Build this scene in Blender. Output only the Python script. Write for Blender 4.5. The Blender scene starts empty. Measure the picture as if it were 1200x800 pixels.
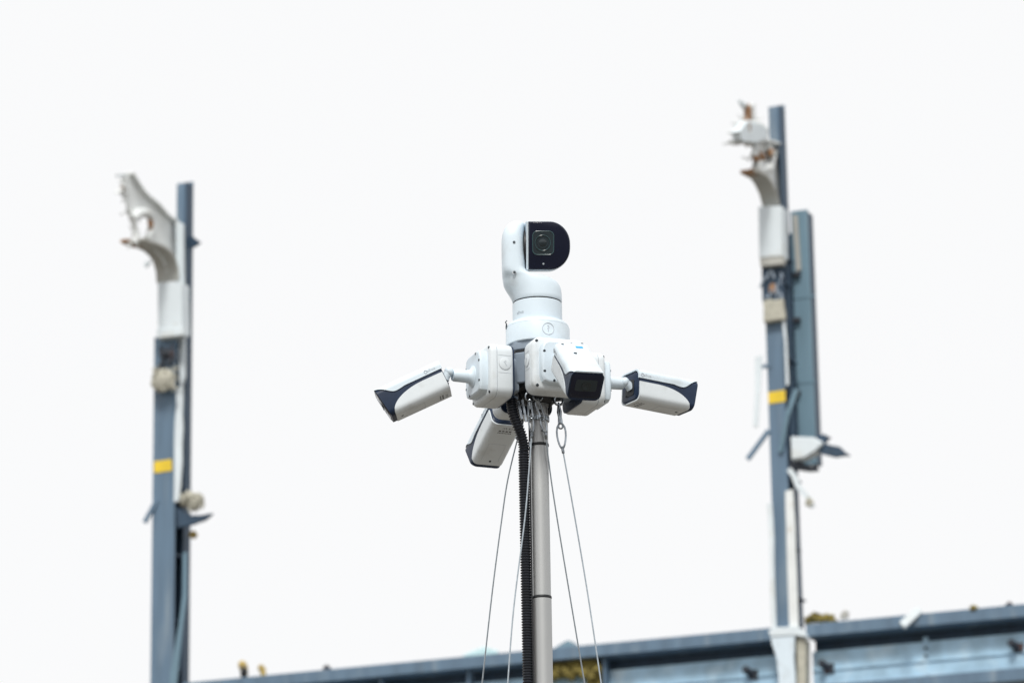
import bpy, math, random
from mathutils import Vector, Matrix, noise
random.seed(7)
R = math.radians
SC = bpy.context.scene
COL = SC.collection

# ------------------------------------------------------------------ camera
FPX, PITCH, ROLL = 4500.0, R(16), R(-0.86)      # focal length in pixels of a 1200 px wide picture
_c, _s = math.cos(PITCH), math.sin(PITCH)
FW = Vector((0, _c, _s)); _r = Vector((1, 0, 0)); _u = Vector((0, -_s, _c))
RT = _r*math.cos(ROLL) + _u*math.sin(ROLL); UP = _u*math.cos(ROLL) - _r*math.sin(ROLL)
EYE = Vector((0, 0, 1.6))
cam_d = bpy.data.cameras.new('camera'); cam = bpy.data.objects.new('camera', cam_d); COL.objects.link(cam)
m = Matrix((RT, UP, -FW)).transposed().to_4x4(); m.translation = EYE
cam.matrix_world = m
cam_d.sensor_width = 36; cam_d.lens = FPX/1200*36
cam_d.clip_start = 0.1; cam_d.clip_end = 5000
cam_d.dof.use_dof = True; cam_d.dof.focus_distance = 13.05; cam_d.dof.aperture_fstop = 4.6
SC.camera = cam

# ------------------------------------------------------------------ sky, sun, exposure
SUN_EL, SUN_AZ = R(52), R(188)                  # azimuth clockwise from +Y: behind the viewer
w = bpy.data.worlds.new("World"); SC.world = w; w.use_nodes = True
nt = w.node_tree; nt.nodes.clear()
sky = nt.nodes.new('ShaderNodeTexSky'); sky.sky_type = 'NISHITA'; sky.sun_disc = False
sky.sun_elevation = SUN_EL; sky.sun_rotation = SUN_AZ; sky.dust_density = 3; sky.ozone_density = 1.0
b_sky = nt.nodes.new('ShaderNodeBackground'); b_sky.inputs[1].default_value = 0.05
b_cl = nt.nodes.new('ShaderNodeBackground')     # the bright, even cloud cover
b_cl.inputs[0].default_value = (1.022, 1.024, 1.028, 1); b_cl.inputs[1].default_value = 1.0
mx = nt.nodes.new('ShaderNodeMixShader'); mx.inputs[0].default_value = 0.93
out = nt.nodes.new('ShaderNodeOutputWorld')
nt.links.new(sky.outputs[0], b_sky.inputs[0]); nt.links.new(b_sky.outputs[0], mx.inputs[1])
nt.links.new(b_cl.outputs[0], mx.inputs[2]); nt.links.new(mx.outputs[0], out.inputs[0])
sl = bpy.data.lights.new('sun', 'SUN'); sl.energy = 2.6; sl.angle = R(12); sl.color = (1, .97, .92)
so = bpy.data.objects.new('sun', sl); COL.objects.link(so)
sd = Vector((math.sin(SUN_AZ)*math.cos(SUN_EL), math.cos(SUN_AZ)*math.cos(SUN_EL), math.sin(SUN_EL)))
so.rotation_euler = sd.to_track_quat('Z', 'Y').to_euler(); so.location = (0, -5, 30)
SC.view_settings.view_transform = 'Standard'; SC.view_settings.look = 'None'
SC.view_settings.exposure = 0; SC.view_settings.gamma = 1

# ------------------------------------------------------------------ materials
def mat(name, col, rough=.5, metal=0., var=.06, scale=8., bump=.0, rust=None, spec=.5, coat=0., streak=False, dirt=None):
    m = bpy.data.materials.new(name); m.use_nodes = True
    t = m.node_tree; N = t.nodes; L = t.links
    p = N['Principled BSDF']
    p.inputs['Roughness'].default_value = rough; p.inputs['Metallic'].default_value = metal
    p.inputs['Specular IOR Level'].default_value = spec; p.inputs['Coat Weight'].default_value = coat
    tc = N.new('ShaderNodeTexCoord'); mp_ = N.new('ShaderNodeMapping'); L.new(tc.outputs['Object'], mp_.inputs[0])
    if streak: mp_.inputs['Scale'].default_value = (1, 1, .12)
    nz = N.new('ShaderNodeTexNoise'); nz.inputs['Scale'].default_value = scale; nz.inputs['Detail'].default_value = 6
    L.new(mp_.outputs[0], nz.inputs[0])
    mr = N.new('ShaderNodeMapRange'); mr.inputs[1].default_value = .3; mr.inputs[2].default_value = .7
    mr.inputs[3].default_value = 1-var; mr.inputs[4].default_value = 1+var
    L.new(nz.outputs[0], mr.inputs[0])
    mul = N.new('ShaderNodeVectorMath'); mul.operation = 'SCALE'; mul.inputs[0].default_value = col
    L.new(mr.outputs[0], mul.inputs['Scale']); src = mul.outputs[0]
    def patch(src, c2, lo, hi, sc, det=8):
        n2 = N.new('ShaderNodeTexNoise'); n2.inputs['Scale'].default_value = sc; n2.inputs['Detail'].default_value = det
        L.new(mp_.outputs[0], n2.inputs[0])
        r2 = N.new('ShaderNodeMapRange'); r2.inputs[1].default_value = lo; r2.inputs[2].default_value = hi
        L.new(n2.outputs[0], r2.inputs[0])
        mi = N.new('ShaderNodeMix'); mi.data_type = 'RGBA'; L.new(r2.outputs[0], mi.inputs[0])
        L.new(src, mi.inputs[6]); mi.inputs[7].default_value = (*c2, 1); return mi.outputs[2]
    if rust: src = patch(src, rust[0], rust[1], rust[1]+.1, rust[2])
    if dirt: src = patch(src, dirt[0], dirt[1], dirt[1]+.25, dirt[2])
    L.new(src, p.inputs['Base Color'])
    rr = N.new('ShaderNodeMapRange'); rr.inputs[3].default_value = max(0.02, rough-.08); rr.inputs[4].default_value = rough+.1
    L.new(nz.outputs[0], rr.inputs[0]); L.new(rr.outputs[0], p.inputs['Roughness'])
    if bump:
        b = N.new('ShaderNodeBump'); b.inputs['Strength'].default_value = bump; b.inputs['Distance'].default_value = .01
        L.new(nz.outputs[0], b.inputs['Height']); L.new(b.outputs[0], p.inputs['Normal'])
    return m
M = {}
M['white'] = mat('white enamel', (.67, .77, .845), .38, var=.02, scale=14, dirt=((.52, .57, .60), .55, 9))
M['white2'] = mat('white plastic', (.70, .755, .79), .42, var=.02, scale=20, dirt=((.55, .58, .58), .55, 12))
M['navy'] = mat('navy plastic', (.010, .024, .058), .42, var=.15, scale=20, spec=.35)
M['black'] = mat('black rubber', (.012, .014, .017), .5, var=.2, scale=30)
M['conduit'] = mat('black conduit plastic', (.010, .013, .020), .38, var=.2, scale=30)
M['glass'] = mat('black camera glass', (.006, .009, .024), .06, var=.1, scale=5, spec=.35)
M['lensframe'] = mat('lens surround', (.018, .03, .038), .25, var=.1)
M['teal'] = mat('coated lens ring', (.03, .075, .085), .25, var=.1)
M['lens'] = mat('lens glass', (.012, .02, .025), .08, var=.3, scale=40, spec=.6)
M['hub'] = mat('grey cast hub', (.27, .33, .40), .45, var=.06, scale=20)
M['steel'] = mat('brushed steel', (.47, .48, .48), .48, .8, var=.03, scale=5)
M['zinc'] = mat('zinc plated steel', (.30, .33, .36), .25, 1.0, var=.45, scale=60)
M['wire'] = mat('galvanised wire', (.38, .43, .47), .42, .8, var=.15, scale=80)
M['screw'] = mat('dark screw', (.05, .06, .07), .4, .6)
M['grey'] = mat('grey print', (.36, .40, .44), .6)
M['dark_print'] = mat('dark print', (.08, .08, .09), .6)
M['ring'] = mat('moulded ring', (.52, .56, .60), .5)
M['blue'] = mat('blue sticker', (.02, .33, .80), .4)
M['paint'] = mat('grey blue steel paint', (.112, .180, .258), .55, var=.16, scale=8, streak=True, dirt=((.24, .30, .35), .56, 7), rust=((.11, .12, .13), .68, 5), bump=.1)
M['paint_dk'] = mat('dark blue primer and painted shade', (.030, .062, .105), .55, var=.2, scale=8, streak=True, rust=((.10, .08, .07), .68, 5))  # real dark primer; also paints in shade at beam gap and column opening
M['paint_teal'] = mat('teal grey steel paint', (.15, .25, .32), .5, var=.12, scale=8, streak=True, dirt=((.26, .33, .37), .56, 7))
M['web'] = mat('pale blue steel paint', (.38, .57, .72), .55, var=.24, scale=3.5, dirt=((.58, .72, .80), .52, 4), rust=((.30, .40, .47), .60, 3))
M['cladding'] = mat('chalky white paint', (.68, .75, .79), .6, var=.06, scale=3, dirt=((.55, .55, .50), .58, 4))
M['torn'] = mat('torn white steel', (.74, .77, .77), .6, var=.08, scale=5, dirt=((.55, .52, .44), .60, 7), rust=((.42, .32, .22), .68, 8), bump=.3)
M['under'] = mat('grey primer', (.42, .42, .39), .6, var=.08, scale=4)
M['rust'] = mat('rust', (.30, .17, .09), .8, var=.4, scale=14, bump=.4)
M['cream'] = mat('cream insulation', (.46, .45, .38), .9, var=.15, scale=12, bump=.3)
M['ochre'] = mat('ochre insulation', (.45, .34, .12), .9, var=.4, scale=12, bump=.6)
M['moss'] = mat('mossy debris', (.22, .18, .05), .95, var=.5, scale=14, bump=.6)
M['yellow'] = mat('yellow marking', (.76, .54, .03), .5, var=.12, scale=6, dirt=((.45, .33, .10), .62, 9))
M['tarp'] = mat('pale teal sheeting', (.50, .70, .74), .5, var=.08, scale=4)
M['char'] = mat('charred steel', (.035, .042, .055), .7, var=.3, scale=6, rust=((.16, .07, .05), .6, 7))
M['ground'] = mat('gravel ground', (.155, .14, .12), .95, var=.2, scale=.6, dirt=((.11, .10, .08), .5, .05), bump=.3)

# ------------------------------------------------------------------ mesh building
class MB:
    def __init__(s): s.v = []; s.f = []
    def add(s, vs, fs):
        o = len(s.v); s.v += [tuple(p) for p in vs]; s.f += [[i+o for i in f] for f in fs]; return s
    def box(s, c, size, rot=None):
        hx, hy, hz = (k/2 for k in size); c = Vector(c)
        ps = [Vector((x, y, z)) for x in (-hx, hx) for y in (-hy, hy) for z in (-hz, hz)]
        if rot is not None: ps = [rot @ p for p in ps]
        return s.add([c+p for p in ps], [(0, 1, 3, 2), (4, 6, 7, 5), (0, 4, 5, 1), (2, 3, 7, 6), (0, 2, 6, 4), (1, 5, 7, 3)])
    def bar(s, a, b, wd, th, side=(0, 1, 0)):     # flat bar between two points
        a = Vector(a); b = Vector(b); d = (b-a); L = d.length; d.normalize()
        y = Vector(side); y = (y - d*y.dot(d)).normalized(); z = d.cross(y)
        return s.box((a+b)/2, (L, th, wd), Matrix((d, y, z)).transposed())
    def loft(s, rings, cap=True, close=True):
        n = len(rings[0]); o = []
        for r in rings: o += list(r)
        fs = []
        for i in range(len(rings)-1):
            for j in range(n if close else n-1):
                k = (j+1) % n; fs.append((i*n+j, i*n+k, (i+1)*n+k, (i+1)*n+j))
        if cap:
            fs.append(tuple(range(n))[::-1]); fs.append(tuple((len(rings)-1)*n+j for j in range(n)))
        return s.add(o, fs)
    def tube(s, path, r, n=12, cap=True):
        path = [Vector(p) for p in path]; rs = r if isinstance(r, (list, tuple)) else [r]*len(path)
        rings = []; up = None
        for i, p in enumerate(path):
            d = (path[min(i+1, len(path)-1)] - path[max(i-1, 0)]).normalized()
            if up is None: up = Vector((0, 1, 0)) if abs(d.y) < .8 else Vector((1, 0, 0))
            x = up - d*up.dot(d); x.normalize(); y = d.cross(x); up = x
            rings.append([p + (x*math.cos(2*math.pi*k/n) + y*math.sin(2*math.pi*k/n))*rs[i] for k in range(n)])
        return s.loft(rings, cap)
    def loop(s, pts, r, n=8):                     # closed wire loop
        pts = [Vector(p) for p in pts]; k = len(pts); nor = (pts[k//3]-pts[0]).cross(pts[2*k//3]-pts[0]).normalized(); rings = []
        for i, p in enumerate(pts):
            d = (pts[(i+1) % k]-pts[i-1]).normalized(); x = nor; y = d.cross(x)
            rings.append([p+(x*math.cos(2*math.pi*j/n)+y*math.sin(2*math.pi*j/n))*r for j in range(n)])
        rings.append(rings[0]); return s.loft(rings, False)
    def lathe(s, prof, n=32, c=(0, 0, 0), rot=None):   # prof: (r, z)
        c = Vector(c); rings = []
        for r, z in prof:
            ps = [Vector((r*math.cos(2*math.pi*k/n), r*math.sin(2*math.pi*k/n), z)) for k in range(n)]
            rings.append([c + (rot @ p if rot is not None else p) for p in ps])
        return s.loft(rings)
    def prism(s, poly, w0, w1, f):                # poly of 2-D points, f(a, b, w) -> 3-D
        n = len(poly); return s.loft([[f(a, b, w0) for a, b in poly], [f(a, b, w1) for a, b in poly]])
    def lump(s, c, rad, seed=0, amp=.35, n=14, freq=2.2):
        c = Vector(c); rings = []
        for i in range(1, n//2+1):
            th = math.pi*i/(n//2+1); ring = []
            for k in range(n):
                ph = 2*math.pi*k/n; d = Vector((math.sin(th)*math.cos(ph), math.sin(th)*math.sin(ph), math.cos(th)))
                q = 1 + amp*noise.noise(d*freq + Vector((seed*7.3, seed*3.1, seed)))*2
                ring.append(c + Vector((d.x*rad[0], d.y*rad[1], d.z*rad[2]))*q)
            rings.append(ring)
        return s.loft(rings)
    def build(s, name, material, parent=None, xf=None, bevel=0, seg=2, ang=38, loc=None):
        vs = [tuple(xf(Vector(p))) for p in s.v] if xf else s.v
        me = bpy.data.meshes.new(name); me.from_pydata(vs, [], s.f); me.validate()
        import bmesh
        bm = bmesh.new(); bm.from_mesh(me); bmesh.ops.recalc_face_normals(bm, faces=bm.faces); bm.to_mesh(me); bm.free()
        me.materials.append(M[material])
        for p in me.polygons: p.use_smooth = True
        me.set_sharp_from_angle(angle=R(ang))
        o = bpy.data.objects.new(name, me); COL.objects.link(o)
        if parent is not None: o.parent = parent
        if loc is not None: o.location = loc
        if bevel:
            b = o.modifiers.new('bevel', 'BEVEL'); b.width = bevel; b.segments = seg; b.limit_method = 'ANGLE'; b.angle_limit = R(35); b.harden_normals = True
        return o
def tag(o, label, cat, group=None):
    o['label'] = label; o['category'] = cat
    if group: o['group'] = group
    return o
def thing(name, label, cat, loc, rz=0, group=None):
    o = bpy.data.objects.new(name, None); COL.objects.link(o); o.location = loc; o.rotation_euler = (0, 0, rz)
    o.empty_display_size = .1
    return tag(o, label, cat, group)
def copy_tree(o, parent=None):
    c = o.copy(); COL.objects.link(c)
    if parent is not None: c.parent = parent
    for ch in list(o.children): copy_tree(ch, c)
    return c
def text_mesh(body, size, f):                     # flat print: f maps (x, y) -> 3-D
    cu = bpy.data.curves.new('print', 'FONT'); cu.body = body; cu.size = size; cu.resolution_u = 2
    t = bpy.data.objects.new('print', cu); COL.objects.link(t)
    dg = bpy.context.evaluated_depsgraph_get(); me = bpy.data.meshes.new_from_object(t.evaluated_get(dg))
    mb = MB(); mb.add([f(v.co.x, v.co.y) for v in me.vertices], [list(p.vertices) for p in me.polygons])
    bpy.data.objects.remove(t); bpy.data.curves.remove(cu); bpy.data.meshes.remove(me)
    return mb

# ------------------------------------------------------------------ placing by sight lines
def ray(px, py):
    d = FW*FPX + RT*(px-600) + UP*(400-py); return d/d.y
D0 = 12.7
O = EYE + ray(631, 443)*D0                        # the middle of the mast head
S = (O-EYE).dot(FW)/FPX                           # metres per mast unit (one pixel of the photograph at the mast)
def mp(px, py, Y=0):                              # sight line met at depth Y of the mast frame -> mast units
    p = EYE + ray(px, py)*(D0+Y*S); return (p-O)/S
def mast(L):                                      # mast units -> metres from L
    L = Vector(L); return lambda p: p*S + O - L
px = lambda p: p*S
# the steel frame stands 41 m off, turned 21.7 degrees
FA = R(-21.7); F0 = Vector((-3.5686, 41, 0)); FU = Vector((math.cos(FA), math.sin(FA), 0)); FN = Vector((-math.sin(FA), math.cos(FA), 0))
def q(x, y, n=0):                                 # sight line met n metres behind the frame's front plane -> (u, n, z)
    d = ray(x, y); t = ((F0-EYE).dot(FN)+n)/d.dot(FN); p = EYE+d*t
    return Vector(((p-F0).dot(FU), n, p.z))
def qu(x, y, u):                                  # sight line met on the upright plane u metres along the frame -> (u, n, z)
    d = ray(x, y); t = (u-(EYE-F0).dot(FU))/d.dot(FU); p = EYE+d*t
    return Vector((u, (p-F0).dot(FN), p.z))
def fworld(u, n, z): return F0 + FU*u + FN*n + Vector((0, 0, z))

# ------------------------------------------------------------------ ground
g = MB(); g.add([(-2500, -2500, 0), (2500, -2500, 0), (2500, 2500, 0), (-2500, 2500, 0)], [(0, 1, 2, 3)])
go = g.build('ground', 'ground'); go['kind'] = 'structure'

# ================================================================== the mast
GZ = -O.z/S                                       # ground level in mast units
LP = Vector((O.x, O.y, 0))
pole = thing('mast_pole', 'round brushed steel mast pole carrying the cluster of white cameras', 'pole', LP)
X = mast(LP)
MB().lathe([(10.2, -16), (10.2, -80)], 40).build('pole_section', 'steel', pole, X)
MB().lathe([(10.3, -82.5), (10.3, -261)], 40).build('pole_section', 'steel', pole, X)
MB().lathe([(10.8, -264), (10.8, GZ)], 40).build('pole_section', 'steel', pole, X)
MB().lathe([(10.6, -79.5), (10.9, -80.2), (10.9, -82.4), (10.6, -83)], 32).build('joint_ring', 'black', pole, X)
MB().lathe([(10.6, -260.5), (11.1, -261.2), (11.1, -263.4), (10.6, -264.2)], 32).build('joint_ring', 'black', pole, X)
MB().tube([(-11.6, -5.5, -60), (-11.6, -5.5, GZ)], 1.1, 8).build('signal_cable', 'black', pole, X)
MB().lathe([(60, GZ), (60, GZ+6), (16, GZ+9), (16, GZ+60)], 32).build('base_plate', 'steel', pole, X)
mm = MB()
for z, n in ((-72, 1), (-150, 0)):
    if n: mm.lathe([(1.3, 0), (1.3, 1.2)], 10, (3.5, -10.0, z+6), Matrix.Rotation(R(90), 3, 'X'))
mm.build('rivet', 'screw', pole, X)

# corrugated conduit
pts = [mp(599, 468, -14), mp(601, 482, -15), mp(606, 497, -14), mp(611, 510, -10), mp(614, 524, -5), Vector((-18.6, -3, -90))]
p0 = pts[-1]
fine = []
def catmull(P, k):
    o = []
    for i in range(len(P)-1):
        a, b, c, d = P[max(i-1, 0)], P[i], P[i+1], P[min(i+2, len(P)-1)]
        for j in range(k):
            t = j/k; o.append(.5*((2*b)+(c-a)*t+(2*a-5*b+4*c-d)*t*t+(3*b-a-3*c+d)*t**3))
    return o+[P[-1]]
fine = catmull(pts, 30)
z = p0.z
while z > -480: z -= .6; fine.append(Vector((-18.6+1.0*(p0.z-z)/290, -3, z)))
# resample evenly, alternate radius for each corrugation
ev = [fine[0]]; acc = 0; step = .8
for a, b in zip(fine, fine[1:]):
    L = (b-a).length; t = step-acc
    while t <= L: ev.append(a+(b-a)*(t/L)); t += step
    acc = L-(t-step)
rs = [(6.6, 6.5, 5.1, 5.2)[i % 4] for i in range(len(ev))]
mb = MB(); mb.tube(ev, rs, 14)
cd = thing('corrugated_conduit', 'black corrugated cable conduit running down the left of the steel pole', 'conduit', LP)
mb.build('conduit_tube', 'conduit', cd, X, ang=28)
MB().tube([ev[-1], Vector((ev[-1].x, -3, GZ))], 6.2, 12).build('lower_tube', 'conduit', cd, X)
MB().tube([(-10.9, -8.6, -79), (-10.9, -8.6, -85)], 2.4, 10).build('cable_clip', 'zinc', cd, X)

# ------------------------------------------------------------------ hub and hardware under it
LH = O + Vector((0, 0, -14*S)); XH = mast(LH)
hub = thing('mast_hub', 'grey octagonal hub on the pole top between the white junction boxes', 'bracket', LH)
rot = R(20+22.5)
def octo(r, z, n=8): return [Vector((r*math.cos(rot+2*math.pi*k/n), r*math.sin(rot+2*math.pi*k/n), z)) for k in range(n)]
MB().loft([octo(37, -13), octo(37, 24.5)]).build('hub_body', 'hub', hub, XH, bevel=.006, seg=3)
MB().loft([octo(36, 24), octo(36, 27.6)]).build('hub_seam', 'black', hub, XH)
MB().loft([octo(37, 27), octo(38, 40)]).build('hub_cap', 'hub', hub, XH, bevel=.006, seg=3)
mb = MB(); mb.lathe([(33, -13.2), (31, -17), (24, -19), (21, -28), (15, -33)], 24)
mb.build('hub_underside', 'black', hub, XH)
mb = MB()
for a in range(6):
    t = R(a*60+10); mb.tube([(22*math.cos(t), 22*math.sin(t), -14), (21*math.cos(t), 21*math.sin(t), -27)], [4.2, 3.4], 8)
    mb.tube([(20*math.cos(t), 20*math.sin(t), -20), (16*math.cos(t+.3), 16*math.sin(t+.3), -30), (12*math.cos(t+.6), 12*math.sin(t+.6), -44)], 1.4, 6)
mb.build('cable_gland', 'black', hub, XH)

LC = O + Vector((0, 0, -40*S)); XC = mast(LC)
cl = thing('pole_clamp', 'shiny zinc clamp with eye rings and bolts under the mast hub', 'clamp', LC)
MB().lathe([(10.5, -19), (13.2, -19), (13.2, -34), (10.5, -34)], 24).build('clamp_band', 'zinc', cl, XC, bevel=.002)
MB().lathe([(10.4, -47), (12.2, -47), (12.2, -53), (10.4, -53)], 24).build('clamp_band', 'zinc', cl, XC, bevel=.002)
def ring_pts(c, ax, ay, r, n=18):
    c = Vector(c); ax = Vector(ax).normalized(); ay = Vector(ay).normalized()
    return [c+ax*r*math.cos(2*math.pi*k/n)+ay*r*math.sin(2*math.pi*k/n) for k in range(n)]
EY = [mp(654.5, 469, -12), mp(621, 465, -20), mp(630, 464, -20), mp(604, 474, 4)]
for c in EY:
    mb = MB(); mb.loop(ring_pts(c, (1, .35, 0), (0, 0, 1), 5.6), 1.5)
    mb.tube([c-(c-Vector((0, 0, c.z))).normalized()*5, Vector((c.x*.35, c.y*.35, c.z+1))], 1.9, 8)
    mb.build('eye_bolt', 'zinc', cl, XC)
for a in (-75, -20, 35, 160, 215):
    t = R(a); c = Vector((13.2*math.cos(t), 13.2*math.sin(t), -26))
    mb = MB(); mb.lathe([(3.4, 0), (3.4, 2.6)], 6, c, Vector((math.cos(t), math.sin(t), 0)).to_track_quat('Z', 'Y').to_matrix())
    mb.lathe([(1.7, 2), (1.7, 7)], 10, c, Vector((math.cos(t), math.sin(t), 0)).to_track_quat('Z', 'Y').to_matrix())
    mb.build('clamp_bolt', 'zinc', cl, XC)
mb = MB()
for (a, b, wd) in (((607, 470), (612, 491), 3.4), ((612, 468), (617, 494), 3.0), ((626, 466), (633, 489), 3.2)):
    mb.bar(mp(*a, -15), mp(*b, -17), wd, 1.2, (.2, 1, 0))
mb.build('clamp_strap', 'zinc', cl, XC, bevel=.001)

# ------------------------------------------------------------------ guy wires
def stadium(a, b, wd, n=8):
    a = Vector(a); b = Vector(b); d = (b-a).normalized(); s_ = d.cross(Vector((0, 1, 0))).normalized()*wd/2; P = []
    for k in range(n+1): t = math.pi*k/n; P.append(b + s_*math.cos(t) + d*wd/2*math.sin(t))
    for k in range(n+1): t = math.pi*k/n; P.append(a - s_*math.cos(t)*.7 - d*wd/2*math.sin(t)*.7)
    return P
def teardrop(a, b, wd, n=16):                     # pointed at b
    a = Vector(a); b = Vector(b); d = (b-a); s_ = d.normalized().cross(Vector((0, 1, 0))).normalized()
    return [a + d*(0.5-0.5*math.cos(t)) + s_*wd/2*math.sin(t)*(1-.38*(0.5-0.5*math.cos(t)))*(1 if 1 else 0) for t in [2*math.pi*k/n for k in range(n)]]
WIRES = [
 # label, eye, hook end, thimble end, [(px, py)...], Y at hook, Y at frame bottom
 ('thin steel guy wire farthest left, slack, emerging from behind the black conduit', 3, (610, 494), (611, 504), [(609, 508), (606, 516), (595, 562), (588, 608), (577, 692), (565, 800)], 6, 55),
 ('thin steel guy wire crossing in front of the black corrugated conduit', 1, (622, 488), (623, 502), [(623.3, 506), (620, 550), (615, 608), (602, 712), (595, 800)], -19, -62),
 ('thin steel guy wire leaving the right edge of the steel pole', 2, (635, 490), (638, 503), [(639.5, 507), (643, 540), (653, 608), (685, 800)], -15, 42),
 ('thin steel guy wire farthest right, hung on a snap hook and thimble loop', 0, (657, 497), (658, 519), [(659, 524), (674, 608), (689, 697), (704.5, 800)], -14, -60)]
for lab, ei, hk, th, P, Y0, Y1 in WIRES:
    def yy(py): return Y0+(Y1-Y0)*max(0, (py-500)/300)
    path = [mp(x, y, yy(y)) for x, y in P]
    d = (path[-1]-path[-2]).normalized(); k = (GZ-path[-1].z)/d.z; end = path[-1]+d*k
    LW = O + end*S; XW = mast(LW)
    wt = thing('guy_wire', lab, 'guy wire', LW, 0, 'guy wires staying the camera mast')
    cp = catmull([Vector(p) for p in path], 6)+[end]
    MB().tube(cp, .85, 8).build('wire_rope', 'wire', wt, XW)
    e = EY[ei]; h = mp(*hk, Y0); t_ = mp(*th, Y0)
    ed = e+Vector((0, 0, -5.5)); mb = MB()
    if ei == 0:                                   # the snap hook in plain view
        dd = (h-ed); mb.tube([ed+Vector((0, 0, 3)), ed+dd*.1, ed+dd*.35, ed+dd*.75, ed+dd*.95], [1.2, 2.0, 3.1, 2.2, 1.7], 10)
        mb.loop(stadium(ed+dd*.72, h+Vector((0, 0, -3)), 4.6), 1.0)
    else:
        mb.loop(stadium(ed, h, 5.4), 1.25); mb.tube([ed, ed+(h-ed)*.5], [2.2, 1.6], 8)
    mb.build('snap_hook', 'zinc', wt, XW)
    mb = MB(); mb.loop(teardrop(h+Vector((0, 0, 1)), path[0]+(path[0]-h)*.05, 12.5 if ei == 0 else 7), 1.15 if ei == 0 else 1.0); mb.build('thimble', 'zinc', wt, XW)
    a = path[0]; b = cp[3]; b = a+(b-a).normalized()*7
    MB().tube([a-(b-a)*.15, a, b, b+(b-a)*.1], [1.2, 1.75, 1.75, 1.2], 8).build('ferrule', 'zinc', wt, XW)
    MB().tube([end+Vector((0, 0, -20)), end+Vector((0, 0, 14))], [1, 4], 8).build('ground_peg', 'zinc', wt, XW)

# ------------------------------------------------------------------ junction boxes
def rrect(a, b, rc, n=5):                          # rounded rectangle, half sizes a (y) and b (z)
    P = []
    for cx, cz, t0 in ((a-rc, b-rc, 0), (-(a-rc), b-rc, 90), (-(a-rc), -(b-rc), 180), (a-rc, -(b-rc), 270)):
        for k in range(n+1):
            t = R(t0+90*k/n); P.append((cx+rc*math.cos(t), cz+rc*math.sin(t)))
    return P
def slab(prof, a, b, rc, n=5):                     # prof: (x, inset)
    mb = MB(); mb.loft([[Vector((x, y, z)) for y, z in rrect(a-i, b-i, max(rc-i, .3), n)] for x, i in prof]); return mb
AZ = R(20)
dirs = {'left': math.pi+AZ, 'front': -math.pi/2+AZ, 'right': AZ, 'back': math.pi/2+AZ}
def make_box():
    r = thing('junction_box', '', 'junction box', (0, 0, 0), 0, 'white junction boxes around the mast hub')
    slab([(43, 2.2), (44, .7), (46, 0), (62.4, 0), (62.8, .5)], 33.5, 32, 11).build('box_base', 'white2', r, px)
    slab([(62.6, 1.2), (63.4, 1.2)], 33.5, 32, 11).build('lid_seal', 'grey', r, px)
    slab([(63.2, .4), (63.7, 0), (68, 0), (70, .8), (71.4, 2.6), (71.9, 5)], 33.5, 32, 11).build('box_lid', 'white2', r, px)
    pl = slab([(71, -.2), (72.5, 0), (79.5, 0), (81.2, 1), (82, 2.6)], 25.5, 25.5, 9.5, 2); pl.build('adapter_plate', 'white', r, px, ang=25)
    for y in (-1, 1):
        for z in (-1, 1):
            mb = MB(); mb.lathe([(1.9, 0), (1.9, .9), (1.2, 1.3)], 10, (70.8, y*28, z*26.5), Matrix.Rotation(R(90), 3, 'Y')); mb.build('lid_screw', 'screw', r, px)
    for (y, z) in ((22.5, 12), (22.5, -12), (-22.5, 12), (-22.5, -12), (11, 22.5), (-11, -22.5)):
        mb = MB(); mb.lathe([(1.7, 0), (1.7, 1.2), (1, 1.6)], 10, (80.8, y, z), Matrix.Rotation(R(90), 3, 'Y')); mb.build('plate_screw', 'screw', r, px)
    for s_ in (-1, 1):
        rt = Matrix.Rotation(R(-90*s_), 3, 'X')
        mb = MB(); mb.lathe([(7.2, -.5), (7.2, .7), (6.4, 1.0)], 24, (53.5, s_*33.4, 7), rt); pg = mb.build('knockout_plug', 'white2', r, px)
        mb = MB(); mb.loop([(53.5+7.2*math.cos(t), s_*33.8, 7+7.2*math.sin(t)) for t in [2*math.pi*k/24 for k in range(24)]], .35, 6); mb.build('plug_rim', 'ring', pg, px)
        mb = MB(); mb.bar((51.7, s_*34.5, 4.4), (55.1, s_*34.5, 9.6), 1.1, .3, (0, 1, 0)); mb.bar((52.5, s_*34.5, 9), (53.4, s_*34.5, 10.3), 1, .3); mb.build('plug_symbol', 'ring', pg, px)
        for z in (17, -4):
            mb = MB(); mb.box((54, s_*33.5, z), (16, .4, .45)); mb.build('mould_line', 'ring', r, px)
    slab([(30, 0), (42.5, 0)], 15, 20, 3).build('box_mount', 'hub', r, px)
    slab([(41.6, .8), (43.4, .8)], 33, 31.5, 10).build('back_plate', 'navy', r, px)
    return r
box0 = make_box()
BL = {'left': 'white square junction box left of the hub, side on, carrying the left camera arm',
      'front': 'white square junction box facing the viewer behind the downturned front camera',
      'right': 'white junction box partly hidden at the right behind the front camera',
      'back': 'white junction box on the far side of the hub, carrying the rear camera'}
for i, k in enumerate(('left', 'front', 'right', 'back')):
    o = box0 if i == 0 else copy_tree(box0)
    o['label'] = BL[k]; o.location = O + Vector((0, 0, -2.6*S)); o.rotation_euler = (0, 0, dirs[k])

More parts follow.
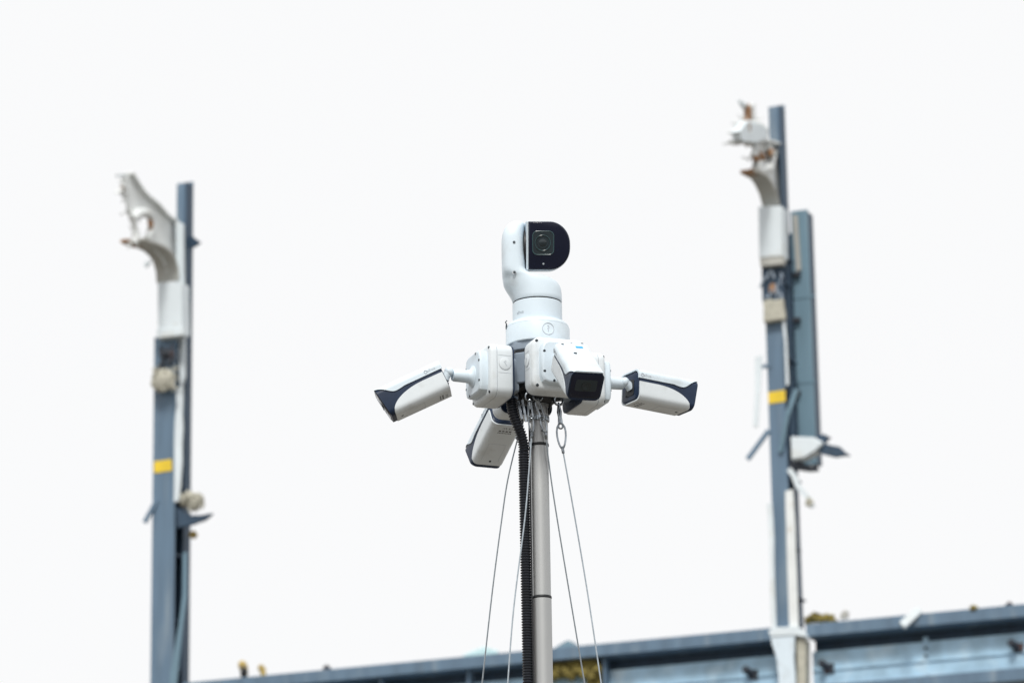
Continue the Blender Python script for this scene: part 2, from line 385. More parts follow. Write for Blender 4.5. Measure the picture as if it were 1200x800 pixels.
# ------------------------------------------------------------------ bullet cameras
W, H, RC, LEN = 19.5, 18.2, 7.5, 86.0
def front_x(z): return 86.0 - (18-z)*.17
def shell(zs, sign, x0, x1, off, th, st, slant=True):
    # a curved sheet over the top (sign=1) or bottom (sign=-1); its side edge at height zs(x)
    def path(x, o):
        e = zs(x); P = []; w_, h_ = W+o, H+o
        rc = RC
        top = h_-rc
        e = min(sign*e, h_-.05); ta = math.asin(max(0, min(1, (e-top)/rc)))
        half = [(w_-rc+rc*math.cos(ta), e+(max(top, e)-e)*k/5) for k in range(5)]
        for k in range(7):
            t = ta+(math.pi/2-ta)*k/6; half.append((w_-rc+rc*math.cos(t), top+rc*math.sin(t)))
        for k in (1, 2, 3): half.append(((w_-rc)*(1-k/4), h_))
        P = [(y, sign*z) for y, z in half] + [(-y, sign*z) for y, z in half[::-1]]
        return P
    outer, inner = [], []
    for i in range(st+1):
        x = x0+(x1-x0)*i/st
        outer.append([Vector((x, y, z)) for y, z in path(x, off)]); inner.append([Vector((x, y, z)) for y, z in path(x, off-th)])
    n = len(outer[0]); mb = MB()
    rings = []
    for a, b in zip(outer, inner): rings.append(a+b[::-1])
    mb.loft(rings); return mb
def smooth(t): t = max(0, min(1, t)); return t*t*(3-2*t)
def zt(x):                                         # lower edge of the sun shield
    if x < 50: return 7.6
    return 7.6 - 1.5*math.sin(math.pi*min(1, (x-50)/24)) + 10.4*smooth((x-62)/25)
def zb(x):                                         # upper edge of the lower shell
    if x < 25: return 3.6
    t = (x-25)/(74.5-25); return 3.6 - 21.7*(1-math.sqrt(max(0, 1-min(1, t)**2.1)))
def make_bullet():
    r = thing('bullet_camera', '', 'security camera', (0, 0, 0), 0, 'bullet cameras around the mast')
    mb = MB(); ry = Matrix.Rotation(R(90), 3, 'Y')
    mb.lathe([(13, 0), (13, 1.2), (10.5, 2.4), (8.4, 4.5), (7.6, 8), (7.1, 23), (6.6, 24), (6.3, 25)], 28, (0, 0, 0), ry); arm = mb.build('camera_arm', 'white', r, px)
    hs = MB(); rings = []
    for x, i in ((0, 2.2), (1.2, .8), (3, 0), (30, 0), (60, 0), (74, 0), (86, 0)):
        ring = []
        for y, z in rrect(W-i, H-i, RC, 6):
            xx = x
            if x >= 74: xx = front_x(z) if x == 86 else min(74, front_x(z)-1)
            ring.append(Vector((xx, y, z)))
        rings.append(ring)
    hs.loft(rings); body = hs.build('housing', 'navy', r, px, ang=35)
    shell(zt, 1, -1.0, 86.4, 1.1, 1.6, 40).build('sun_shield', 'white', body, px, ang=30)
    shell(zb, -1, .8, 74.4, .8, 1.4, 44).build('lower_shell', 'white2', body, px, ang=30)
    # front: dark glass and lens window
    MB().loft([[Vector((front_x(z+.3)+x, y, z+.3)) for y, z in rrect(17.8-i, 15.4-i, 4)] for x, i in ((-.8, 0), (.5, 0), (.9, .5))]).build('front_window', 'glass', body, px)
    MB().loft([[Vector((front_x(z+1.2)+x, y, z+1.2)) for y, z in rrect(12.5, 7.4, 2.2)] for x in (.2, 1.15)]).build('lens_window', 'lensframe', body, px)
    mb = MB(); mb.lathe([(5.2, 86.8), (5.2, 87.5), (4.4, 87.5), (3.6, 87.25)], 24, (front_x(1.2)-86+.55, 0, 1.2), Matrix(((0, 0, 1), (0, 1, 0), (-1, 0, 0)))); mb.build('lens', 'lens', body, px)
    # rear: cap recess, joint
    MB().loft([[Vector((x, y, z-1)) for y, z in rrect(9, 9.5, 3)] for x in (-.6, .6)]).build('rear_socket', 'black', body, px)
    mb = MB(); mb.tube([(-7, 0, 5), (-2, 0, 2), (1, 0, -1)], [5.2, 5.2, 5.6], 16); mb.lump((-8, 0, 5.4), (5.9, 5.9, 5.9), 1, 0, 14); mb.build('swivel_joint', 'white', body, px)
    mb = MB(); mb.lathe([(1.3, 0), (1.3, 1)], 8, (-.2, 9, -9), Matrix.Rotation(R(-90), 3, 'Y')); mb.build('cap_screw', 'screw', body, px)
    # print on the sides, sticker on top, label below
    for s_ in (1, -1):
        t = text_mesh('alhua', 5.2, (lambda x, y: Vector((17.5-x, W+1.18, 9.8+y))) if s_ > 0 else (lambda x, y: Vector((6.0+x, -W-1.18, 9.8+y))))
        cx = 19.5 if s_ > 0 else 4.0
        t.loop([(cx+1.9*math.cos(a), s_*(W+1.15), 11.3+1.9*math.sin(a)) for a in [2*math.pi*k/12 for k in range(12)]], .4, 4)
        t.build('shield_logo', 'grey', body, px)
    MB().loft([[Vector((x, y, H+z)) for x, y in ((7.5, 2), (14, 2), (14, 10.5), (7.5, 10.5))] for z in (1.0, 1.3)]).build('top_sticker', 'blue', body, px)
    mb = MB(); mb.lathe([(2.1, .9), (2.1, 1.7), (1.2, 2.1)], 10, (31, -3, H)); mb.build('shield_screw', 'screw', body, px)
    mb = MB(); mb.lathe([(1.6, .9), (1.6, 1.6)], 10, (4, -12, H)); mb.build('shield_screw', 'screw', body, px)
    zb_ = -H-.95
    t = MB()
    for i in range(4): t.add([(11+0, -8+i*4.4, zb_), (11, -8+i*4.4+3, zb_), (13, -8+i*4.4+3, zb_), (13, -8+i*4.4, zb_)], [(0, 1, 2, 3)])
    tt = text_mesh('CE FC', 4.6, lambda x, y: Vector((8.5-y*.9, -9+x*1.15, zb_))); t.add(tt.v, tt.f)
    for i in range(9): t.add([(14.6, -8.6+i*2, zb_), (14.6, -8.6+i*2+1.3, zb_), (16, -8.6+i*2+1.3, zb_), (16, -8.6+i*2, zb_)], [(0, 1, 2, 3)])
    t.build('rating_print', 'dark_print', body, px)
    mb = MB(); mb.lathe([(1.5, 0), (1.5, .5)], 8, (67, 0, zb_-.2)); mb.build('drain_screw', 'screw', body, px)
    mb = MB()
    for a, b in (((36, -10), (36, 12)), ((36, 12), (66, 12)), ((36, -10), (66, -10))):
        mb.bar((a[0], a[1], zb_+.05), (b[0], b[1], zb_+.05), .3, .2, (0, 0, 1))
    mb.build('hatch_line', 'ring', body, px)
    return r, body
b0, _ = make_bullet()
BUL = {'left': ('white and navy bullet camera at far left, pointing left and down', mp(521.5, 443.5, -38), (-79, 3, -35.5)),
       'front': ('white bullet camera tilted down at the viewer, dark lens face showing', mp(667.5, 421, -112), (17, -66, -51)),
       'right': ('white and navy bullet camera at far right, pointing right and away', mp(738.5, 454, 37), (72, 43, -4)),
       'back': ('white bullet camera hanging below the others, seen from its underside', mp(592, 484, 105), (-28, 64, -38))}
for i, k in enumerate(('left', 'front', 'right', 'back')):
    lab, rc_, d = BUL[k]; o = b0 if i == 0 else copy_tree(b0)
    a = dirs[k]; zc = {'left': -5, 'front': -4, 'right': 1.5, 'back': -7}[k]
    base = Vector((math.cos(a)*81.5, math.sin(a)*81.5, zc))
    o['label'] = lab; o.location = O + base*S; o.rotation_euler = (0, 0, a)
    bd = [c for c in o.children if c.name.startswith('housing')][0]
    x = Vector(d).normalized(); y = Vector((0, 0, 1)).cross(x).normalized(); z = x.cross(y)
    mw = Matrix((x, y, z)).transposed()
    iz = Matrix.Rotation(-a, 3, 'Z')
    bd.rotation_euler = (iz @ mw).to_euler(); bd.location = iz @ (rc_-base)*S; bd.scale.x = {'left': .94, 'front': 1, 'right': .97, 'back': .97}[k]

# ------------------------------------------------------------------ pan-tilt camera on top
LT = O + Vector((0, 0, 40*S)); XT = mast(LT)
ptz = thing('pan_tilt_camera', 'large white pan and tilt camera with black glass head on top of the mast', 'security camera', LT)
def sup(z, cx, a, cy, b, p, n=48):
    P = []
    for k in range(n):
        t = 2*math.pi*k/n; c, s_ = math.cos(t), math.sin(t)
        P.append(Vector((cx+a*math.copysign(abs(c)**(2/p), c), cy+b*math.copysign(abs(s_)**(2/p), s_), z)))
    return P
MB().lathe([(37, 37.5), (37.6, 38.5), (37.6, 58.6), (37.2, 59.6)], 64).build('base_drum', 'white', ptz, XT, ang=30)
MB().lathe([(36.6, 59.4), (36.9, 60.4), (36.4, 62.4), (34, 65), (30.6, 66.5)], 64).build('base_collar', 'white', ptz, XT, ang=30)
MB().lathe([(29.2, 64), (29.2, 89.4), (28.6, 90.2)], 64).build('neck', 'white', ptz, XT, ang=30)
MB().lathe([(28.3, 89.8), (28.3, 92.4)], 48).build('neck_seam', 'black', ptz, XT)
secs = [(91.8, 0, 28.7, 0, 28.7, 2), (92.6, 0, 29.2, 0, 29.2, 2), (97, -.6, 29.8, 0, 29.2, 2), (103, -2.4, 31.4, 0, 29, 2.05), (108, -4.2, 32.6, 0, 28.8, 2.1), (112, -6.0, 32.8, 0, 28.6, 2.2),
        (115, -7.6, 32.0, 0, 28.4, 2.3), (117.4, -9.6, 30.3, 0, 28.2, 2.4), (119.4, -13, 27.0, 0, 28, 2.5), (121, -17.5, 22.8, 0, 28, 2.6), (123, -22.0, 18.6, 0, 28, 2.8), (126, -25.6, 15.2, 0, 28, 3),
        (131, -27.2, 13.8, 0, 28, 3.2), (150, -27.6, 13.6, 0, 28, 3.2), (166, -27.6, 13.5, 0, 28, 3.2), (173, -27.2, 13.1, 0, 27.2, 3), (180, -25.8, 12.0, 0, 25, 2.8), (185, -24, 10.4, 0, 21.5, 2.6), (188.6, -22, 8.4, 0, 16, 2.4), (190.4, -20.8, 5.6, 0, 9, 2.2)]
MB().loft([sup(*s_) for s_ in secs]).build('yoke', 'white', ptz, XT, ang=50)
for z in (158.5, 120.5+1):
    mb = MB(); mb.lathe([(2.6, 0), (2.6, .5), (2.2, .5), (1.6, .1)], 14, (-26.5, -27.4, z), Matrix.Rotation(R(90), 3, 'X')); mb.build('yoke_screw', 'ring', ptz, XT)
    mb = MB(); mb.lathe([(1.5, 0), (1.5, .8)], 10, (-26.2, -27.9, z), Matrix.Rotation(R(90), 3, 'X')); mb.build('yoke_screw', 'screw', ptz, XT)
MB().lathe([(22, -14.2), (22, -12)], 32, (0, 0, 158), Matrix(((0, 0, 1), (0, 1, 0), (-1, 0, 0)))).build('tilt_joint', 'black', ptz, XT)
# head: D outline (x, z), extruded towards the viewer
def dshape(i, dx=0):
    x0, x1, h, r = -13.2+i+dx, 38.4-i, 28.6-i, 26.4-i
    P = [(x0, -h), (x0, h)]
    for k in range(17):
        t = R(90-90*k/16); P.append((x1-r*.92+r*.92*math.cos(t), h-r+r*math.sin(t)))
    for k in range(17):
        t = R(-90*k/16); P.append((x1-r*.92+r*.92*math.cos(t), -h+r+r*math.sin(t)))
    return P
HC = Vector((0, 0, 161.0)); HR = Matrix.Rotation(R(3.5), 3, 'Z') @ Matrix.Rotation(R(14), 3, 'X')
def dl(prof, dx=0):
    return MB().loft([[HC + HR @ Vector((a, y, b)) for a, b in dshape(i, dx)] for y, i in prof])
head = dl([(26, 6), (24, 2.2), (19, .5), (14, 0), (-25, 0), (-25.4, .4)]).build('camera_head', 'white', ptz, XT, ang=35)
dl([(-25, .2), (-26, .2), (-27.2, .7), (-27.8, 1.4), (-28.0, 2.4)], 2.0).build('head_glass', 'glass', head, XT, ang=35)
dl([(-22.6, -.2), (-23.3, -.2)]).build('glass_trim', 'grey', head, XT)
def hp(a, y, b): return HC + HR @ Vector((a, y, b))
lc = (6.4, 3.0)
mb = MB(); o_ = [hp(lc[0]+a, -28.05, lc[1]+b) for a, b in rrect(12.4, 13.8, 5.5)]
k = len(o_)
mb.loop(o_, .62, 6); mb.build('lens_bezel', 'teal', head, XT)
MB().loft([[hp(lc[0]+a, y, lc[1]+b) for a, b in rrect(11.8, 13.2, 5.2)] for y in (-27.6, -28.2)]).build('lens_pocket', 'lensframe', head, XT)
rh = HR @ Matrix.Rotation(R(90), 3, 'X')
MB().lathe([(9.6, 0), (9.6, .9), (8.6, .9), (8.3, .35), (6.6, .35), (6.4, .9), (5.5, .9)], 32, hp(lc[0]-.6, -27.9, lc[1]), rh).build('lens_barrel', 'lensframe', head, XT)
mb = MB(); mb.loop([hp(lc[0]-.6+9.1*math.cos(a), -28.85, lc[1]+9.1*math.sin(a)) for a in [2*math.pi*k/28 for k in range(28)]], .4, 6); mb.build('lens_ring', 'teal', head, XT)
MB().lathe([(5.4, .0), (5.2, .7), (4, 1.2), (2, 1.6), (.3, 1.7)], 28, hp(lc[0]-.6, -27.9, lc[1]), rh).build('lens', 'lens', head, XT)
mb = MB(); mb.lathe([(1.15, 0), (1.15, .4)], 12, hp(6.6, -27.9, -21.5), rh); mb.build('sensor_dot', 'grey', head, XT)
def oncyl(r, ang, z): return Vector((r*math.sin(ang), -r*math.cos(ang), z))
t = text_mesh('alhua', 5.4, lambda x, y: oncyl(29.45, R(-55)+x/29.4, 73+y)); t.build('neck_logo', 'grey', ptz, XT)
a0 = R(19)
mb = MB(); mb.loop([oncyl(37.75, a0+7*math.cos(t)/37.6, 50+7*math.sin(t)) for t in [2*math.pi*k/28 for k in range(28)]], .42, 6); pr = mb.build('plug_rim', 'ring', ptz, XT)
mb = MB(); P = [(0, -3.6), (0, -.6), (-.9, .4), (.9, 1.6), (.4, 3.4), (-1.1, 3.6)]
mb.tube([oncyl(37.7, a0+x/37.6, 50+z) for x, z in P], .45, 6); mb.build('plug_symbol', 'ring', pr, XT)
mb = MB(); mb.tube([oncyl(37.0, R(-78), 58), oncyl(37.4, R(-78), 61), oncyl(37.4, R(-78), 64.5), oncyl(38.6, R(-78), 66.5), oncyl(36.8, R(-78), 68.6)], [1.4, 1.2, .7, .7, .6], 8); mb.build('latch_hook', 'screw', ptz, XT)

# ================================================================== the ruined steel frame
def ft(name, lab, cat, u, n=0, z=0, group=None):
    t = thing(name, lab, cat, fworld(u, n, z), FA, group); off = Vector((u, n, z)); return t, (lambda p: p-off)
def fl(mb_poly, n0, n1, nn=None):                 # prism from outline given as sight-line points
    P = [q(x, y, n0 if nn is None else nn) for x, y in mb_poly]
    return MB().prism([(p.x, p.z) for p in P], n0, n1, lambda a, b, w_: Vector((a, w_, b)))
def jag(poly, k, amp, seed):                      # ragged outline
    rnd = random.Random(seed); o = []
    for i in range(len(poly)):
        a = poly[i]; b = poly[(i+1) % len(poly)]
        for j in range(k):
            t = j/k; o.append((a[0]+(b[0]-a[0])*t+(rnd.uniform(-amp, amp) if j else 0), a[1]+(b[1]-a[1])*t+(rnd.uniform(-amp, amp) if j else 0)))
    return o
def strip(curve, n0, n1, th):                     # bent sheet: sight-line curve swept in depth
    P = [q(x, y, n0) for x, y in curve]; rings = []
    for i, p in enumerate(P):
        d = (P[min(i+1, len(P)-1)]-P[max(i-1, 0)]).normalized(); s_ = Vector((-d.z, 0, d.x))*th/2
        rings.append([Vector((p.x+s_.x, n0, p.z+s_.z)), Vector((p.x+s_.x, n1, p.z+s_.z)), Vector((p.x-s_.x, n1, p.z-s_.z)), Vector((p.x-s_.x, n0, p.z-s_.z))])
    return MB().loft(rings)
def side(poly, u, th):                            # plate lying along the rafter, outline given as sight-line points
    P = [qu(x, y, u) for x, y in poly]
    return MB().prism([(p.y, p.z) for p in P], u-th/2, u+th/2, lambda a, b, w_: Vector((w_, a, b)))
def sweep(curve, ua, ub, th, uref=None):          # flange of the rafter: curve on its left edge, width along the frame
    P = [qu(x, y, ua if uref is None else uref) for x, y in curve]; rings = []
    for i, p in enumerate(P):
        d = (P[min(i+1, len(P)-1)]-P[max(i-1, 0)]).normalized(); s_ = Vector((0, -d.z, d.y))*th/2
        rings.append([Vector((ua, p.y+s_.y, p.z+s_.z)), Vector((ub, p.y+s_.y, p.z+s_.z)), Vector((ub, p.y-s_.y, p.z-s_.z)), Vector((ua, p.y-s_.y, p.z-s_.z))])
    return MB().loft(rings)
def shards(spots, u, spread, size, seed):         # ripped, curled scraps of plate
    rnd = random.Random(seed); mb = MB()
    for x, y in spots:
        c = qu(x, y, u)
        for k in range(4):
            p = c+Vector((rnd.uniform(-1, 1)*spread, rnd.uniform(-1, 1)*spread, rnd.uniform(-1, 1)*spread*.8))
            a = Vector((rnd.uniform(-1, 1), rnd.uniform(-1, 1), rnd.uniform(-1, 1.2))).normalized(); b = a.orthogonal().normalized()
            b = Matrix.Rotation(rnd.uniform(0, 6.28), 3, a) @ b; n = a.cross(b); L = size*rnd.uniform(.5, 1.3); wd = L*rnd.uniform(.25, .6); rings = []
            for i in range(4):
                t = i/3; wi = wd*(1-t*.8)*(1+rnd.uniform(-.25, .25)); cc = p+a*L*t+n*L*.4*t*t; th = n*.008
                rings.append([cc+b*wi/2+th, cc-b*wi/2+th, cc-b*wi/2-th, cc+b*wi/2-th])
            mb.loft(rings)
    return mb
def column(kind):
    Lf = kind == 'left'
    if Lf:
        lab = 'tall grey blue steel column at left with torn white haunch and yellow band'
        ul, ur = q(179.5, 500).x, q(205.5, 500).x; ytop = 394; rl, rr_ = q(206, 300, .34).x, q(225, 300, .34).x; rtop = q(215, 214, .34).z
    else:
        lab = 'taller grey blue steel column at right with torn white haunch and yellow band'
        ul, ur = q(900.5, 480).x, q(920.5, 480).x; ytop = 376; rl, rr_ = q(902, 180, .34).x, q(921, 180, .34).x; rtop = q(910, 124, .34).z
    t, X = ft('steel_column', lab, 'column', (ul+ur)/2, 0, 0, 'ruined steel columns')
    ztop = q((190 if Lf else 905), ytop).z
    um = (ul+ur)/2
    mb = MB(); mb.box(((ul+ur)/2, .012, ztop/2), (ur-ul, .024, ztop)); mb.build('front_flange', 'paint', t, X, bevel=.004)
    mb = MB(); mb.box((um+.04, .18, ztop/2), (.018, .308, ztop-.05)); mb.build('web', 'paint_dk', t, X)
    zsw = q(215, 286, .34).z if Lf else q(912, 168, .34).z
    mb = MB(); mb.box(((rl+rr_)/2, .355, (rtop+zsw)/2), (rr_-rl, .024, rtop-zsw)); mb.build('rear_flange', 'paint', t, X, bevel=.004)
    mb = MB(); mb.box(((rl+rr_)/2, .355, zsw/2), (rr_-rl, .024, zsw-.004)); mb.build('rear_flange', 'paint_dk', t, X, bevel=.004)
    mb = MB(); mb.box((rr_-.014, .27, rtop/2-.05), (.026, .14, rtop)); mb.build('rear_lip', 'paint_dk', t, X, bevel=.003)
    mb = MB()
    for k, y in enumerate((300, 330, 420, 470, 560, 640, 700)):
        zz = q(900, y).z - (0.12 if Lf else 0); mb.box((um+.06, .18, zz), (.10 if k % 2 else .16, .29, .016))
    mb.build('stiffener', 'paint_dk', t, X)
    return t, X, ul, ur
# ---- left column
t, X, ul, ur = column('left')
fl([(184.5, 331), (212.5, 330), (213.5, 389), (185, 394)], -.10, .10, -.1).build('cladding_box', 'cladding', t, X, bevel=.008)
fl([(183.5, 386), (214.5, 384), (214.5, 392), (183.5, 396)], -.115, .0, -.115).build('cladding_sill', 'cladding', t, X, bevel=.004)
fl([(205.5, 258), (214, 262), (215.5, 395), (216, 440), (211, 455), (208, 398)], .10, .15, .10).build('cladding_strip', 'cladding', t, X, bevel=.004)
fl(jag([(206.5, 455), (213.5, 452), (214, 500), (211.5, 560), (209, 586), (203.5, 588), (204, 520)], 3, .7, 3), -.03, .0, -.03).build('cladding_strip', 'cladding', t, X, bevel=.003)
um = (ul+ur)/2
hw = jag([(149, 206), (153, 207), (160, 219), (170, 231), (180, 239), (186, 247), (197, 258), (206, 262), (211, 290), (211, 329), (197, 329), (195, 314), (189, 301), (180, 292), (171, 288), (171, 281), (176, 274), (178, 262), (172, 254), (165, 253), (159, 258), (153, 255), (149, 246), (148, 232), (147, 222), (145, 214)], 3, .9, 5)
side(hw, um, .024).build('haunch_plate', 'torn', t, X, bevel=.004)
sweep([(143, 283.5), (152, 287), (160, 289.5), (168, 293), (175, 299), (180, 307), (183, 318), (184, 332)], ul, ur, .024).build('haunch_flange', 'under', t, X)
sweep([(141, 282.5), (146, 285), (152, 287.2), (157, 289)], ul, ul+.10, .034).build('rusty_flange_tip', 'rust', t, X)
sweep([(150, 203), (158, 216), (164, 225), (170, 231), (181, 240), (192, 253), (204, 261)], um-.09, um+.07, .022, um).build('haunch_top_flange', 'torn', t, X)
side([(136, 205), (147, 203.5), (147.5, 206), (137, 207.5)], um-.03, .02).build('torn_edge', 'cladding', t, X)
side(jag([(143, 205), (151, 203), (155, 212), (152, 222), (150, 232), (143, 230), (141, 222), (145, 214)], 2, 1.2, 8), um-.06, .04).build('torn_edge', 'torn', t, X, bevel=.006)
mb = MB()
mb.tube([qu(x, y, um+.03) for x, y in [(158, 285), (160, 275), (158, 265), (155, 256), (162, 250), (169, 249), (176, 253), (178, 262), (176, 272), (172, 279)]], [.03, .05, .03, .045, .055, .055, .05, .04, .045, .03], 8); mb.build('torn_edge', 'torn', t, X)
shards([(147, 212), (145, 220), (147, 232), (150, 246), (160, 258), (159, 276), (157, 284)], um, .045, .08, 61).build('torn_shards', 'torn', t, X)
mb = MB(); mb.lump(qu(146, 222, um-.03), (.035, .05, .03), 3, .5); mb.lump(qu(177, 263, um+.05), (.02, .06, .06), 4, .5); mb.build('rust_patch', 'rust', t, X)
fl([(168, 310), (172, 305), (176, 306), (170, 313)], .1, .14).build('torn_edge', 'cladding', t, X)
mb = MB(); mb.lump(q(191, 446, -.10), (.145, .09, .125), 11, .10, 20, 3); 
rnd = random.Random(4)
for i in range(44):
    a = q(rnd.uniform(179, 206), rnd.uniform(432, 456), -.12-rnd.random()*.06); mb.tube([a, a+Vector((rnd.uniform(-.07, .07), -.02, rnd.uniform(-.09, .09)))], [.016, .005], 5)
mb.build('wrapped_padding', 'cream', t, X)
mb = MB()
for i in range(14):
    x = rnd.uniform(186, 206); y = rnd.uniform(398, 428); a = q(x, y, -.01); mb.tube([a, a+Vector((rnd.uniform(-.02, .02), -.03, rnd.uniform(-.16, -.05)))], rnd.uniform(.006, .012), 5)
mb.build('loose_wires', 'char', t, X)
mb = MB(); mb.lump(q(194, 414, -.02), (.07, .03, .05), 5, .4); mb.lump(q(199, 423, -.02), (.03, .03, .05), 8, .4); mb.build('painted_opening', 'char', t, X)  # rust-flecked dark lumps paint in the darkness of a shallow recess
a = q(182, 541, -.004); b_ = q(201, 550, -.004)
fl([(180.4, 540.5), (201, 537.5), (201.5, 551), (180.4, 554)], -.006, .001, -.006).build('yellow_band', 'yellow', t, X)
mb = MB(); mb.bar(q(184, 585, .0), q(169.5, 612, -.05), .05, .03); mb.build('bent_bar', 'paint', t, X, bevel=.003)
fl([(220, 275), (226, 277), (235, 284), (226, 290), (220, 288)], .30, .33, .30).build('cleat', 'paint_dk', t, X, bevel=.003)
fl([(216, 345), (224, 349), (223, 354), (216, 353)], .22, .25, .22).build('cleat', 'paint_dk', t, X)
fl(jag([(206, 594), (214, 597), (222, 603), (236, 603), (249, 601), (240, 609), (226, 614), (207, 618)], 2, .6, 9), .02, .06, .02).build('torn_cleat', 'paint_dk', t, X, bevel=.004)
mb = MB()
for i, (x, y, r_) in enumerate(((218, 587, .07), (226, 584, .07), (233, 583, .055), (228, 592, .07), (214, 582, .04), (221, 580, .05), (236, 590, .035))): mb.lump(q(x, y, .02), (r_, r_*.9, r_*.85), 20+i, .45)
for i in range(10):
    a = q(rnd.uniform(212, 238), rnd.uniform(578, 596), -.03); mb.tube([a, a+Vector((rnd.uniform(-.08, .08), -.02, rnd.uniform(-.08, .04)))], [.012, .004], 5)
mb.build('insulation_tuft', 'cream', t, X)
mb = MB(); mb.lump(q(226, 626, .2), (.045, .05, .045), 31, .3); mb.build('insulation_tuft', 'ochre', t, X)
fl([(214.5, 648), (218.5, 646), (218, 700), (214, 730), (207, 800), (206, 830), (197, 830), (199, 790), (210, 728), (214, 695)], -.04, -.02, -.04).build('hanging_strip', 'paint_teal', t, X, bevel=.003)
# ---- right column
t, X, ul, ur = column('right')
fl([(888.5, 242), (916, 241), (916.5, 300), (889.5, 302)], -.10, .10, -.1).build('cladding_box', 'cladding', t, X, bevel=.008)
fl([(890, 300), (917, 298), (917.5, 309), (891, 312)], -.09, .0, -.09).build('cladding_sill', 'under', t, X, bevel=.004)
um = (ul+ur)/2
side(jag([(884, 146), (893, 145), (896, 158), (903, 164), (909, 168), (914, 176), (917, 200), (917, 241), (906, 241), (903, 228), (897, 214), (890, 207), (886, 204), (890, 196), (884, 190), (884, 184), (890, 178), (884, 170), (874, 166), (872, 158), (878, 150)], 3, .9, 15), um, .024).build('haunch_plate', 'torn', t, X, bevel=.004)
sweep([(869, 202.5), (875, 206), (880, 209), (885, 216), (890, 227), (894, 242)], ul, ur, .024).build('haunch_flange', 'under', t, X)
sweep([(867.5, 201.5), (872, 204), (876, 206), (881, 209)], ul, ul+.13, .034).build('rusty_flange_tip', 'rust', t, X)
sweep([(863, 166), (872, 168), (884, 166), (896, 166), (908, 170)], um-.1, um+.08, .022, um).build('haunch_top_flange', 'torn', t, X)
side(jag([(868, 122), (876, 124), (884, 121), (883, 133), (886, 141), (879, 146), (872, 150), (868, 146), (871, 137), (874, 130)], 3, .9, 17), um-.02, .04).build('torn_edge', 'torn', t, X, bevel=.006)
mb = MB()
for i, (x, y, rn, rz) in enumerate(((867, 156, .11, .10), (884, 152, .20, .10), (874, 164, .24, .04), (893, 160, .14, .06))): mb.lump(qu(x, y, um+.02), (.05, rn*.8, rz*.8), 40+i, .5, 14, 3.5)
mb.tube([qu(x, y, um+.04) for x, y in ((886, 170), (883, 184), (884, 195), (892, 200), (902, 196), (905, 182), (899, 172))], [.03, .035, .03, .04, .05, .05, .04], 8)
mb.build('torn_edge', 'torn', t, X)
mb = MB()
for i, (x, y, rn, rz) in enumerate(((877, 134, .09, .09), (875, 148, .05, .10), (893, 184, .08, .035), (903, 180, .05, .04), (886, 186, .05, .03))): mb.lump(qu(x, y, um+.07 if y > 145 else um), (.03, rn, rz), 50+i, .5)
mb.build('rust_patch', 'rust', t, X)
side(jag([(866, 147), (872, 141), (884, 146), (894, 150), (895, 163), (884, 168), (866, 167), (861, 155)], 3, 1, 19), um+.05, .10).build('torn_edge', 'cladding', t, X, bevel=.012)
shards([(866, 148), (862, 158), (870, 165), (880, 168), (888, 172), (884, 184), (884, 196), (893, 150), (896, 160), (880, 138), (900, 184), (902, 170)], um+.03, .06, .085, 62).build('torn_shards', 'torn', t, X)
side([(865, 117), (881, 126), (880, 129), (865, 120)], um, .02).build('torn_edge', 'cladding', t, X)
fl([(892.5, 311), (917.5, 309), (918.5, 352), (893.5, 353)], .0, .02).build('painted_opening', 'paint_dk', t, X)  # dark plate paints in the shade of an opening
mb = MB()
for i in range(12):
    x = rnd.uniform(895, 916); y = rnd.uniform(314, 348); a = q(x, y, -.015); mb.tube([a, a+Vector((rnd.uniform(-.05, .05), -.03, rnd.uniform(-.12, -.03)))], rnd.uniform(.006, .014), 5)
mb.build('loose_wires', 'hub', t, X)
mb = MB(); mb.lump(q(905, 338, -.01), (.04, .02, .05), 61, .4); mb.build('rust_patch', 'rust', t, X)
fl(jag([(893.5, 352), (917, 349), (919, 374), (894, 378)], 3, 1.2, 22), -.09, .0, -.09).build('wrapped_padding', 'cream', t, X, bevel=.02)
fl([(914, 355), (918, 354), (922, 400), (924, 450), (921, 452), (919, 400)], -.04, -.02, -.04).build('cladding_strip', 'cladding', t, X, bevel=.003)
fl([(900, 459.5), (920, 456.5), (920.4, 470), (900.6, 473)], -.006, .001, -.006).build('yellow_band', 'yellow', t, X)
mb = MB(); mb.bar(q(933.5, 456, -.08), q(922.5, 487, -.06), .05, .03); mb.build('bent_bar', 'paint_teal', t, X, bevel=.004)
mb = MB(); mb.bar(q(922.5, 487, -.06), q(914.5, 530, -.02), .045, .03); mb.build('bent_bar', 'paint_teal', t, X, bevel=.004)
mb = MB(); mb.bar(q(901, 504, .0), q(876, 538, -.05), .05, .03); mb.build('bent_bar', 'paint', t, X, bevel=.003)
fl([(884.5, 418), (893, 416), (892, 440), (890, 470), (888, 500), (882.5, 500), (884.5, 462)], -.05, -.035, -.05).build('loose_panel', 'cladding', t, X, bevel=.003)
mb = MB(); mb.bar(q(890, 430, -.036), q(903, 428, .0), .04, .02); mb.build('panel_tie', 'paint', t, X)
fl(jag([(926, 511), (955, 512), (965, 518), (955, 528), (942, 536), (927, 538)], 2, .5, 41), -.08, .10, -.08).build('torn_cleat', 'cladding', t, X, bevel=.015)
fl(jag([(950, 513), (966, 508), (973, 512), (966, 519), (984, 523), (996, 533), (978, 535), (962, 531), (956, 524)], 2, .7, 31), -.03, .02, -.03).build('torn_cleat', 'paint_dk', t, X, bevel=.003)
fl(jag([(925, 538), (938, 540), (950, 545), (958, 542), (959, 551), (950, 552), (936, 550), (926, 552)], 2, .7, 32), .02, .06, .02).build('torn_cleat', 'char', t, X, bevel=.003)
